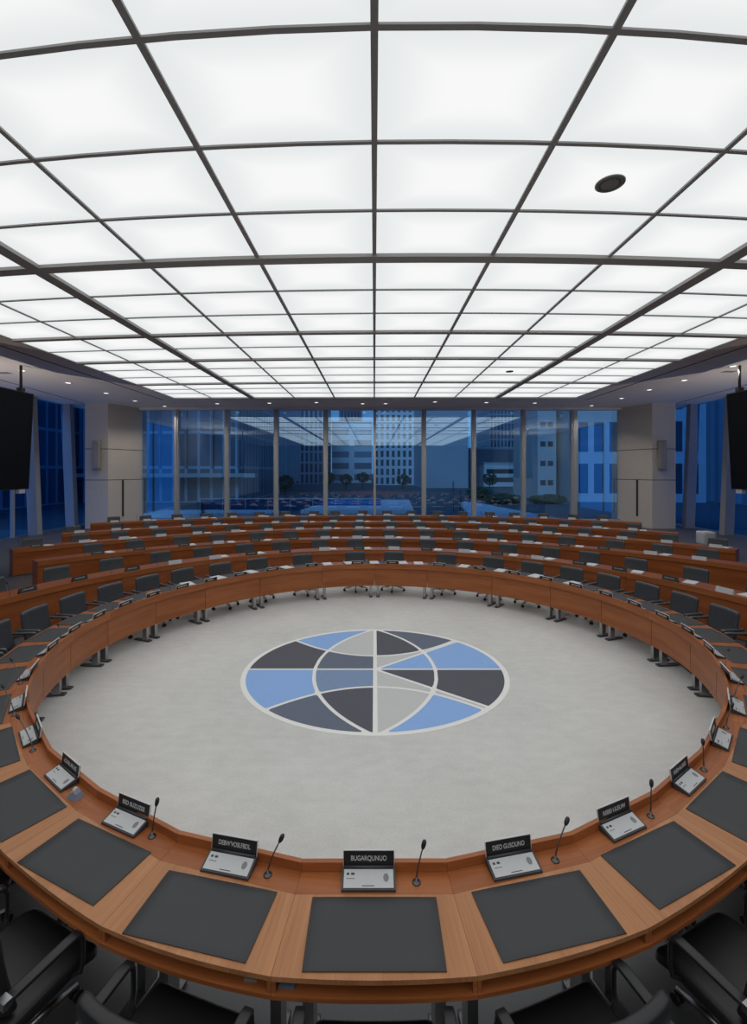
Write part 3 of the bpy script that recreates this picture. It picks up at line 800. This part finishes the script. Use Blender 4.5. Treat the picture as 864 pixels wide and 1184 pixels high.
# ------------------------------------------------------------------ chairs (face +Y)
def back_fn(zc, lean, curve):
    def fn(q):
        x, y, z = q
        y2 = y + curve * (x / 0.25) ** 2 * 0.9 - lean * (z / 0.2) - 0.012 * math.cos(z / 0.21 * PI / 2)
        return (x, y2 - 0.215, z + zc)
    return fn
def seat_fn(q):
    x, y, z = q
    return (x, y, z + 0.455 - 0.03 * max(0, (y - 0.12) / 0.12) ** 2 - 0.008 * (1 - min(1, (x / 0.25) ** 2)) * (1 if z > 0 else 0))
def chair_proto(full, lm, ax=0.312):
    t = empty('swivel_chair')
    MB().rbox(min(0.54, 2 * ax - 0.08), 0.48, 0.085, 0.035, 8, seat_fn).build('seat', lm, t)
    b = MB().rbox(0.49, 0.062, 0.40, 0.028, 9, back_fn(0.705, 0.035, 0.045)).build('backrest', lm, t)
    if full:
        MB().rbox(0.06, 0.02, 0.16, 0.008, 4, lambda q: (q[0], q[1] - 0.235, q[2] + 0.45)).build('back_bracket', M['black'], b)
        for s_ in (-1, 1):
            X = s_ * ax
            path = [(X, -0.215, 0.655), (X, -0.13, 0.662), (X, -0.04, 0.665), (X, 0.07, 0.662), (X, 0.103, 0.648), (X, 0.118, 0.615), (X, 0.118, 0.52), (X, 0.108, 0.47), (X * 0.86, 0.09, 0.45)]
            am = MB()
            pass
            am.tube(path, [0.012] * 4 + [0.013, 0.012, 0.011, 0.011, 0.011], 8)
            a = am.build('armrest', M['black'], t)
            MB().rbox(0.052, 0.31, 0.024, 0.01, 5, lambda q, X=X: (X + q[0], q[1] - 0.05, q[2] + 0.674 - 0.35 * max(0, q[1] - 0.1) ** 2 * 10)).build('arm_pad', lm, a)
            MB().cyl((X - 0.018, -0.218, 0.664), (X + 0.018, -0.218, 0.664), 0.019, n=12).box(X - 0.024, X + 0.024, -0.235, -0.2, 0.655, 0.688).build('arm_cap', M['chrome'], a)
    MB().cyl((0, 0, 0.09), (0, 0, 0.3), 0.03, n=14).cyl((0, 0, 0.3), (0, 0, 0.42), 0.02, n=12).box(-0.1, 0.1, -0.11, 0.11, 0.395, 0.418).build('column', M['steel_dark'], t)
    base = MB(); cast = []
    for i in range(5):
        a = 2 * PI * i / 5 + 0.3; ca, sa = math.cos(a), math.sin(a)
        base.tube([(0.02 * ca, 0.02 * sa, 0.115), (0.16 * ca, 0.16 * sa, 0.10), (0.29 * ca, 0.29 * sa, 0.072)], [0.024, 0.019, 0.014], 8)
        c = MB(); px_, py_ = 0.285 * ca, 0.285 * sa
        for o_ in (-0.016, 0.016):
            q = Vector((px_, py_, 0.028)) + Vector((-sa, ca, 0)) * o_
            c.cyl(q - Vector((-sa, ca, 0)) * 0.010, q + Vector((-sa, ca, 0)) * 0.010, 0.027, n=12)
        c.cyl((px_, py_, 0.03), (px_, py_, 0.075), 0.008, n=8)
        cast.append(c)
    bo = base.build('base', M['chrome'], t)
    if full:
        for c in cast: c.build('caster', M['black'], t)
    else:
        cm = MB()
        for c in cast: cm.add(c.v, c.f, True)
        cm.build('casters', M['black'], t)
    return t
ch_full = chair_proto(True, M['leather']); KF = kid_map(ch_full)
ch_ring = chair_proto(True, M['leather_grey'], 0.287); KG = kid_map(ch_ring)
ch_row = chair_proto(False, M['leather_grey']); KR = kid_map(ch_row)
used = {ch_full: False, ch_ring: False, ch_row: False}
def place_chair(proto, km, x, y, rz, label, cat, group):
    o = copy_tree(proto, km) if used[proto] else proto
    used[proto] = True
    o.location = (x, y, 0); o.rotation_euler = (0, 0, rz)
    tag(o, label, cat, group); return o
later = []
for d, side, k in seats:
    r = rin(d) + (0.665 if k <= 4 else (0.80 if k <= 13 else 0.74))
    jig = rng.uniform(-3, 3) if k > 4 else {('left', 1): -5, ('right', 1): 6}.get((side, k), 0)
    x, y = rp(d * (0.93 if k == 1 else 1.0), r)
    later.append((k, x, y, math.radians(d + jig), 'black leather armchair at the round table, %s' % seat_words(side, k)))
for k, x, y, rz, lab in later:
    if k <= 4: place_chair(ch_full, KF, x, y, rz, lab, 'chair', 'chairs round the table')
for k, x, y, rz, lab in later:
    if k > 4: place_chair(ch_ring, KG, x, y, rz, lab, 'chair', 'chairs round the table')

# ------------------------------------------------------------------ desk rows behind
# front-edge arcs: radius, centre y, left end x / right end x
rows = [('second', 6.60, 5.71, -6.55, 6.58), ('third', 10.7, 3.66, -8.05, 9.7), ('fourth', 13.4, 3.36, -9.95, 9.95), ('fifth', 17.5, 1.5, -10.7, 10.5), ('sixth', 22.0, -0.3, -11.65, 11.15)]
DW = 0.56
plate_me = {}
m = MB(); m.add([(-0.15, -0.035, 0), (0.15, -0.035, 0), (0.15, 0.035, 0), (-0.15, 0.035, 0), (-0.15, -0.004, 0.10), (0.15, -0.004, 0.10), (0.15, 0.004, 0.10), (-0.15, 0.004, 0.10)],
                [(3, 2, 1, 0), (4, 5, 6, 7), (0, 1, 5, 4), (1, 2, 6, 5), (2, 3, 7, 6), (3, 0, 4, 7)])
plate_me['pale'] = me_of(m, M['plate'], 'name_plate')
plate_me['dark'] = plate_me['pale'].copy(); plate_me['dark'].materials.clear(); plate_me['dark'].materials.append(M['black'])
pm = MB()
for i in range(4): pm.box(-0.105 + 0.004 * (i % 2), 0.105 + 0.003 * (i % 3), -0.148, 0.148 - 0.004 * (i % 2), 0.004 * i, 0.004 * i + 0.0035)
paper_me = me_of(pm, M['paper'], 'paper_stack')
lap = {}
rowmic = mic_meshes(0.22, 0.03, -0.03)
rng = random.Random(11)
for ri, (rw, r0, cy_, xl, xr) in enumerate(rows):
    al = -math.asin(max(-1, min(1, xl / r0))) if ri else None
    # angles from the near direction: phi = pi - theta
    if ri == 0: tl, tr = -math.radians(98), math.radians(98)
    else: tl, tr = math.asin(xl / r0), math.asin(xr / r0)
    ns = max(4, round((tr - tl) * r0 / 2.5))
    for s_ in range(ns):
        a = tl + (tr - tl) * s_ / ns; b = tl + (tr - tl) * (s_ + 1) / ns
        n = 8; g = 0.0015 / r0
        ph = [PI - (a + g + (b - a - 2 * g) * i / n) for i in range(n + 1)]
        R0 = [r0] * (n + 1)
        # skip desk units wholly out of the frame
        if not any(seen(r0 * math.sin(p), cy_ - r0 * math.cos(p), z, 60) for p in ph for z in (0.1, TOP)): continue
        t = empty('row_desk', (0, cy_, 0))
        tag(t, 'curved wooden desk unit in the %s row from the centre, %s unit from left' % (rw, ordw(s_ + 1)), 'desk', 'desk rows behind the round table')
        def put2(mb, name, mat):
            for i, v in enumerate(mb.v): mb.v[i] = (v[0], v[1] - cy_, v[2])
            return mb.build(name, mat, t)
        ad = lambda k_: [x_ + k_ for x_ in R0]
        put2(MB().arc(cy_, ph, ad(0.03), ad(DW), TOP - 0.035, TOP), 'desktop', M['wood_dark'])
        put2(MB().arc(cy_, ph, ad(0.0), ad(0.03), TOP - 0.09, TOP + 0.02), 'rim', M['wood'])
        put2(MB().arc(cy_, ph, ad(0.02), ad(0.045), 0.04, TOP - 0.09), 'front_panel', M['wood_dark'])
        for e, dr in ((0, 1), (n, -1)):
            if (s_ == 0 and e == 0) or (s_ == ns - 1 and e == n):
                p0 = ph[e]; p1 = p0 - dr * 0.03 / r0
                put2(MB().arc(cy_, [p0, p1], [r0 + 0.046] * 2, [r0 + DW - 0.03] * 2, 0.0, TOP - 0.036), 'side_panel', M['wood_dark'])
            else:
                p0 = ph[e] - dr * 0.05 / r0
                q = (r0 + 0.30)
                MB().box(-0.025, 0.025, -0.18, 0.18, 0, TOP - 0.036).build('leg', M['steel_dark'], t, (q * math.sin(p0), -q * math.cos(p0), 0), p0)
    # seats along the row
    sp = [1.06, 1.13, 1.2, 1.22, 1.25][ri]; rc = r0 + DW + 0.30
    nmax = int((tr - tl) * rc / sp)
    lst = []
    for i in range(-nmax, nmax):
        th = (i + 0.5) * sp / rc
        if th < tl + 0.3 / rc or th > tr - 0.3 / rc: continue
        x, y = rc * math.sin(th), cy_ + rc * math.cos(th)
        if seen(x, y, 0.8, 8): lst.append(th)
    for i, th in enumerate(lst):
        wv = ordw(i + 1); th2 = th + rng.uniform(-0.05, 0.05) / rc * 2
        r_ = rc + rng.uniform(-0.04, 0.06)
        x, y = r_ * math.sin(th2), cy_ + r_ * math.cos(th2); rz = PI - th2
        place_chair(ch_row, KR, x, y, rz + rng.uniform(-0.15, 0.15), 'grey leather swivel chair in the %s row from the centre, %s in view from left' % (rw, wv), 'chair', 'chairs in the desk rows')
        kind = 'dark' if rng.random() < (0.6, 0.35, 0.15, 0.1, 0.1)[ri] else 'pale'
        ra = r0 + 0.10; tp = th + rng.uniform(-0.08, 0.08) / r0
        o = bpy.data.objects.new('name_plate', plate_me[kind]); C.objects.link(o); o.location = (ra * math.sin(tp), cy_ + ra * math.cos(tp), TOP)
        o.rotation_euler = (0, 0, PI - tp + rng.uniform(-0.1, 0.1))
        tag(o, '%s name plate on the %s desk row from the centre, %s in view from left' % ('black' if kind == 'dark' else 'pale', rw, wv), 'name plate', 'name plates on the desk rows')
        if kind == 'dark':
            q = mesh_obj('lettering', bars_mesh(rng, 0.2), o, Matrix.Translation((0, 0.0185, 0.055)) @ Matrix.Rotation(-math.atan2(0.031, 0.10), 4, 'X') @ Matrix.Rotation(PI / 2, 4, 'X') @ Matrix.Rotation(PI, 4, 'Y') @ Matrix.Translation((0, 0, 0.0012)))
            q.scale = (1, 1.7, 1)
        if rng.random() < 0.62:
            rb = r0 + 0.33; tp = th + rng.uniform(0.24, 0.34) / r0
            o = bpy.data.objects.new('paper_stack', paper_me); C.objects.link(o); o.location = (rb * math.sin(tp), cy_ + rb * math.cos(tp), TOP)
            o.rotation_euler = (0, 0, PI - tp + rng.uniform(-0.4, 0.4))
            tag(o, 'white paper stack on the %s desk row from the centre, by %s chair in view' % (rw, wv), 'papers', 'papers on the desk rows')
        if rng.random() < 0.4:
            rb = r0 + 0.12; tp = th - rng.uniform(0.26, 0.36) / r0
            t = empty('gooseneck_microphone', (rb * math.sin(tp), cy_ + rb * math.cos(tp), TOP), PI - tp)
            tag(t, 'small gooseneck microphone on the %s desk row, by the %s chair in view' % (rw, wv), 'microphone', 'microphones on the desk rows')
            mesh_obj('base', mic_base, t); mesh_obj('neck', rowmic[0], t); mesh_obj('microphone_head', rowmic[1], t)
# papers scattered on far side of the round table
for i, (d, kk) in enumerate(((-172, 0), (-165, 1), (-152, 2), (-141, 3), (-131, 4), (-122, 5), (171, 6), (166, 7), (152, 8), (141, 9), (131, 10), (121, 11), (180, 12))):
    r = rin(d) + 0.2 + rng.uniform(0, 0.05); x, y = rp(d, r + 0.12)
    o = bpy.data.objects.new('paper_stack', paper_me); C.objects.link(o); o.location = (x, y, TOP + 0.0075); o.rotation_euler = (0, 0, math.radians(d) + rng.uniform(-0.3, 0.3))
    nl = ordw(i + 1 if i < 6 else i - 5)
    tag(o, 'white paper stack at the very middle of the far side of the round table' if i == 12 else 'white paper stack on the far side of the round table, %s %s of middle' % (nl, 'left' if d < 0 else 'right'), 'papers', 'papers on the round table')
# pale carton at the right end of the fifth row
t = empty('paper_carton', (11.05, 15.35, 0)); 
t.location = (10.95, 14.75, 0)
tag(t, 'pale storage cartons stacked on the floor past the right desk end', 'carton', None)
MB().rbox(0.46, 0.42, 0.5, 0.02, 3, lambda q: (q[0], q[1], q[2] + 0.25)).build('lower_box', M['plate'], t)
MB().rbox(0.42, 0.38, 0.44, 0.03, 3, lambda q: (q[0] - 0.03, q[1], q[2] + 0.72)).build('upper_box', M['plate'], t)

# ------------------------------------------------------------------ outside: terrace and city at dusk
struct('ground', MB().box(-160, 160, WALLY + 0.4, 420, -0.9, -0.35), M['terrace'])
def bldg(name, x0, x1, y0, y1, z1, mat, label, extra=None, z0=-0.35, rz=0.0):
    cx, cy_ = (x0 + x1) / 2, y0
    t = empty(name, (cx, cy_, z0), rz); tag(t, label, 'building', 'buildings outside the windows')
    w = (x1 - x0) / 2; d = y1 - y0; h = z1 - z0
    MB().box(-w, w, 0, d, 0, h).build('wall', mat, t)
    MB().box(-w - 0.1, w + 0.1, -0.1, d, h, h + 0.4).build('roof', M['conc_d'], t)
    if extra: extra(t, w, d, h)
    return t
def fins(t, w, d, h):
    n = int(2 * w / 2.4)
    for i in range(n + 1):
        x = -w + 2 * w * i / n; MB().box(x - 0.09, x + 0.09, -0.35, 0, 3.5, h).build('fin', M['bldg_dark'], t)
    MB().box(-w, w + 2, -1.4, 0, 2.6, 3.0).build('canopy', M['conc'], t)
bldg('office_building', -30, -13.9, 46, 66, 38, M['fac_glass'], 'dark glass office building with vertical fins, far left of the end windows', fins)
def overhang(t, w, d, h):
    for i in range(5):
        x = -w + 0.5 + (2 * w - 1) * i / 4; MB().box(x - 0.15, x + 0.15, 0.5, 0.8, -4.4, 0).build('pillar', M['bldg_dark'], t)
    MB().box(-w, w, 2.0, 2.4, -4.4, 0).build('glazing', M['wglass'], t)
bldg('ribbed_building', -23.2, -14.9, 68, 90, 26, M['fac_rib'], 'smooth ribbed blue-grey block raised on pillars, left behind the windows', overhang, z0=4.0 - 4.0 + 0.9 - 0.0)
def punched(rows_, cols_, ww, wh, z0, dz, dx, x0_, lit=()):
    def fn(t, w, d, h):
        for j in range(rows_):
            for i in range(cols_):
                x = x0_ + dx * i; z = z0 + dz * j
                f = MB().box(x, x + ww, -0.02, 0.05, z, z + wh).build('window', M['wlit'] if (j, i) in lit else M['wglass'], t)
    return fn
bldg('tower_block', -23.5, -12.4, 108, 128, 60, M['fac_tower'], 'dark high-rise tower behind the ribbed block, left of the middle')
bldg('banded_building', -11.2, -0.8, 118, 136, 15.5, M['fac_band'], 'pale banded office building straight ahead, just left of the middle mullion')
bldg('slim_tower', -11.8, -4.4, 150, 165, 40, M['fac_tower'], 'slim dark tower behind the banded building')
bldg('white_tower', 0.3, 9.4, 100, 116, 60, M['fac_white'], 'tall white gridded tower just right of the middle mullion')
bldg('side_tower', 9.6, 13.6, 112, 128, 60, M['fac_tower'], 'narrow dark tower between the white tower and plain slab')
bldg('slab_building', 8.8, 17.6, 84, 100, 50, M['conc_d'], 'plain windowless concrete slab tower right of the middle')
bldg('lattice_tower', 19.0, 21.8, 105, 120, 60, M['fac_tower'], 'thin dark tower at the right edge of the plain slab')
bldg('glass_tower', 36.0, 45.0, 140, 158, 60, M['fac_tower'], 'dark glass tower rising over the low pale office building', lambda t, w, d, h: MB().box(0.2, 2.0, -0.3, -0.05, 8.6, 9.8).build('sign', M['sign'], t))
bldg('low_office', 22.5, 30.2, 92, 104, 4.2, M['conc_l'], 'low pale office building with two window bands, right', punched(2, 1, 6.6, 0.95, 0.9, 1.75, 1, -3.3))
bldg('low_annexe', 24, 39, 118, 130, 8.5, M['bldg_dark'], 'long dark low building behind the pale office')
bldg('far_tower', 39.5, 46, 112, 126, 55, M['fac_tower'], 'dark tower between the pale office and the near concrete block')
bldg('concrete_block', 18.6, 20.7, 51, 60, 30, M['conc'], 'narrow concrete wing with small windows beside the near block', punched(6, 2, 0.6, 0.6, 1.6, 2.2, 0.85, -0.75))
bldg('concrete_building', 20.9, 34, 46.5, 60, 30, M['conc'], 'near concrete building with large square dark windows, far right', punched(4, 8, 0.95, 3.1, 0.9, 4.35, 1.55, -6.0), rz=-0.1)
bldg('west_building', -60, -31, 14, 80, 40, M['fac_glass'], 'dark glass building seen through the left side windows')
bldg('east_building', 35.5, 60, 10, 80, 40, M['fac_rib'], 'plain blue-grey building seen through the right side windows')
# terrace furniture
t = empty('terrace_railing', (0, 36, -0.35)); tag(t, 'low glass and metal railing along the terrace outside', 'railing')
MB().box(-14, 0.5, -0.04, 0.04, 0.98, 1.06).build('handrail', M['mullion'], t)
MB().box(-14, 0.5, -0.01, 0.01, 0.1, 0.96).build('panel', M['glass_side'], t)
for i in range(9): MB().cyl((-14 + 14.5 * i / 8, 0, 0), (-14 + 14.5 * i / 8, 0, 0.98), 0.03, n=8).build('post', M['mullion'], t)
t = MB(); t.add([(-5.6, 34, 0), (3.0, 34, 0), (3.0, 39, 0), (-3.6, 39, 0), (-5.6, 34, 0.3), (3.0, 34, 0.3), (3.0, 39, 0.75), (-3.6, 39, 0.75)],
                [(3, 2, 1, 0), (4, 5, 6, 7), (0, 1, 5, 4), (1, 2, 6, 5), (2, 3, 7, 6), (3, 0, 4, 7)])
o = t.build('roof_light', M['terrace_pale'], None, (0, 0, -0.35)); tag(o, 'pale sloping roof slab on the terrace outside the middle windows', 'roof slab')
o = MB().prism([(6.5, 30), (12.6, 30), (10.3, 46), (8.6, 46)], -0.35, -0.30).build('path', M['terrace_pale']); tag(o, 'pale path leading away outside, right of the middle', 'path')
o = MB().box(-16, -7.2, 31, 34, -0.35, -0.05).build('planter', M['terrace_pale']); tag(o, 'long pale low planter on the terrace, left', 'planter')
def bush(mb, cx, cy_, cz, rx, ry, rz, n, s):
    rg = random.Random(int(cx * 100 + cy_))
    for i in range(n):
        u = rg.uniform(-1, 1); a = rg.uniform(0, 2 * PI); q = math.sqrt(1 - u * u); k = rg.uniform(0.6, 1.0)
        p = Vector((cx + rx * k * q * math.cos(a), cy_ + ry * k * q * math.sin(a), cz + rz * k * u))
        e1 = Vector((rg.uniform(-1, 1), rg.uniform(-1, 1), rg.uniform(-1, 1))).normalized(); e2 = e1.orthogonal().normalized()
        mb.add([p - e1 * s, p + e2 * s * 0.6, p + e1 * s, p - e2 * s * 0.6], [(0, 1, 2, 3)])
for i, (x, y, rx, h) in enumerate(((12.6, 44, 2.0, 0.9), (17.2, 44.5, 2.0, 0.8), (11.9, 51, 1.6, 1.2))):
    m = MB(); bush(m, 0, 0, h * 0.55, rx, 0.9, h * 0.6, 700, 0.16)
    o = m.build('hedge', M['leafd'], None, (x, y, -0.35)); tag(o, 'clipped dark green hedge outside at right, %s' % ('the left one', 'the right one', 'the small one behind')[i], 'hedge', 'hedges outside')
for i, (x, y, h, lab) in enumerate(((6.35, 36, 2.5, 'dark slender conifer on the terrace, taller of two'), (7.1, 37, 1.6, 'dark slender conifer on the terrace, shorter of two'), (-11.3, 29.5, 1.15, 'tiny dark conifer in a pot on the left terrace'))):
    t = empty('conifer', (x, y, -0.35)); tag(t, lab, 'tree')
    rg = random.Random(i); m = MB()
    for k in range(420):
        z = rg.uniform(0.12, 1) ; rr = 0.22 * h * (1.02 - z) * rg.uniform(0.5, 1); a = rg.uniform(0, 2 * PI)
        p = Vector((rr * math.cos(a), rr * math.sin(a), z * h)); e = Vector((math.cos(a), math.sin(a), -0.4)) * 0.08; f = Vector((-math.sin(a), math.cos(a), 0)) * 0.03
        m.add([p - f, p + f, p + e], [(0, 1, 2)])
    m.build('foliage', M['leafd'], t); MB().cyl((0, 0, 0), (0, 0, h * 0.95), 0.03, 0.008, 8).build('trunk', M['bark'], t)
for i, (x, y) in enumerate(((-12, 60), (-8.2, 80), (-5, 78), (-2.2, 82), (4.8, 76), (17.5, 68))):
    t = empty('street_tree', (x, y, -0.35)); tag(t, 'distant dark street tree below the towers, %s from left' % ordw(i + 1), 'tree', 'street trees outside')
    m = MB(); bush(m, 0, 0, 1.7 + 0.3 * (i % 2), 1.2, 1.2, 1.0, 260, 0.2); m.build('crown', M['leafd'], t)
    MB().cyl((0, 0, 0), (0, 0, 1.6), 0.09, 0.06, 8).build('trunk', M['bark'], t)

# ------------------------------------------------------------------ dusk sky, added facade sun
w = bpy.data.worlds.new('dusk'); sc.world = w; w.use_nodes = True
nt = w.node_tree; bg = nt.nodes['Background']
tc = nt.nodes.new('ShaderNodeTexCoord'); sp = nt.nodes.new('ShaderNodeSeparateXYZ'); cr = nt.nodes.new('ShaderNodeValToRGB')
nt.links.new(tc.outputs['Generated'], sp.inputs[0]); nt.links.new(sp.outputs[2], cr.inputs[0]); nt.links.new(cr.outputs[0], bg.inputs[0])
cr.color_ramp.elements[0].position = 0.0; cr.color_ramp.elements[0].color = (0.11, 0.27, 0.52, 1)
cr.color_ramp.elements[1].position = 0.6; cr.color_ramp.elements[1].color = (0.025, 0.11, 0.36, 1)
bg.inputs[1].default_value = 1.3
sl_ = bpy.data.lights.new('added_facade_sun', 'SUN'); sl_.energy = 1.5; sl_.angle = math.radians(30); sl_.color = (0.42, 0.66, 1.0)  # sun lamp added to brighten the building fronts, no visible source
so_ = bpy.data.objects.new('added_facade_sun', sl_); C.objects.link(so_); so_.rotation_euler = (math.radians(52), 0, math.radians(-24)); so_.location = (0, -30, 40)
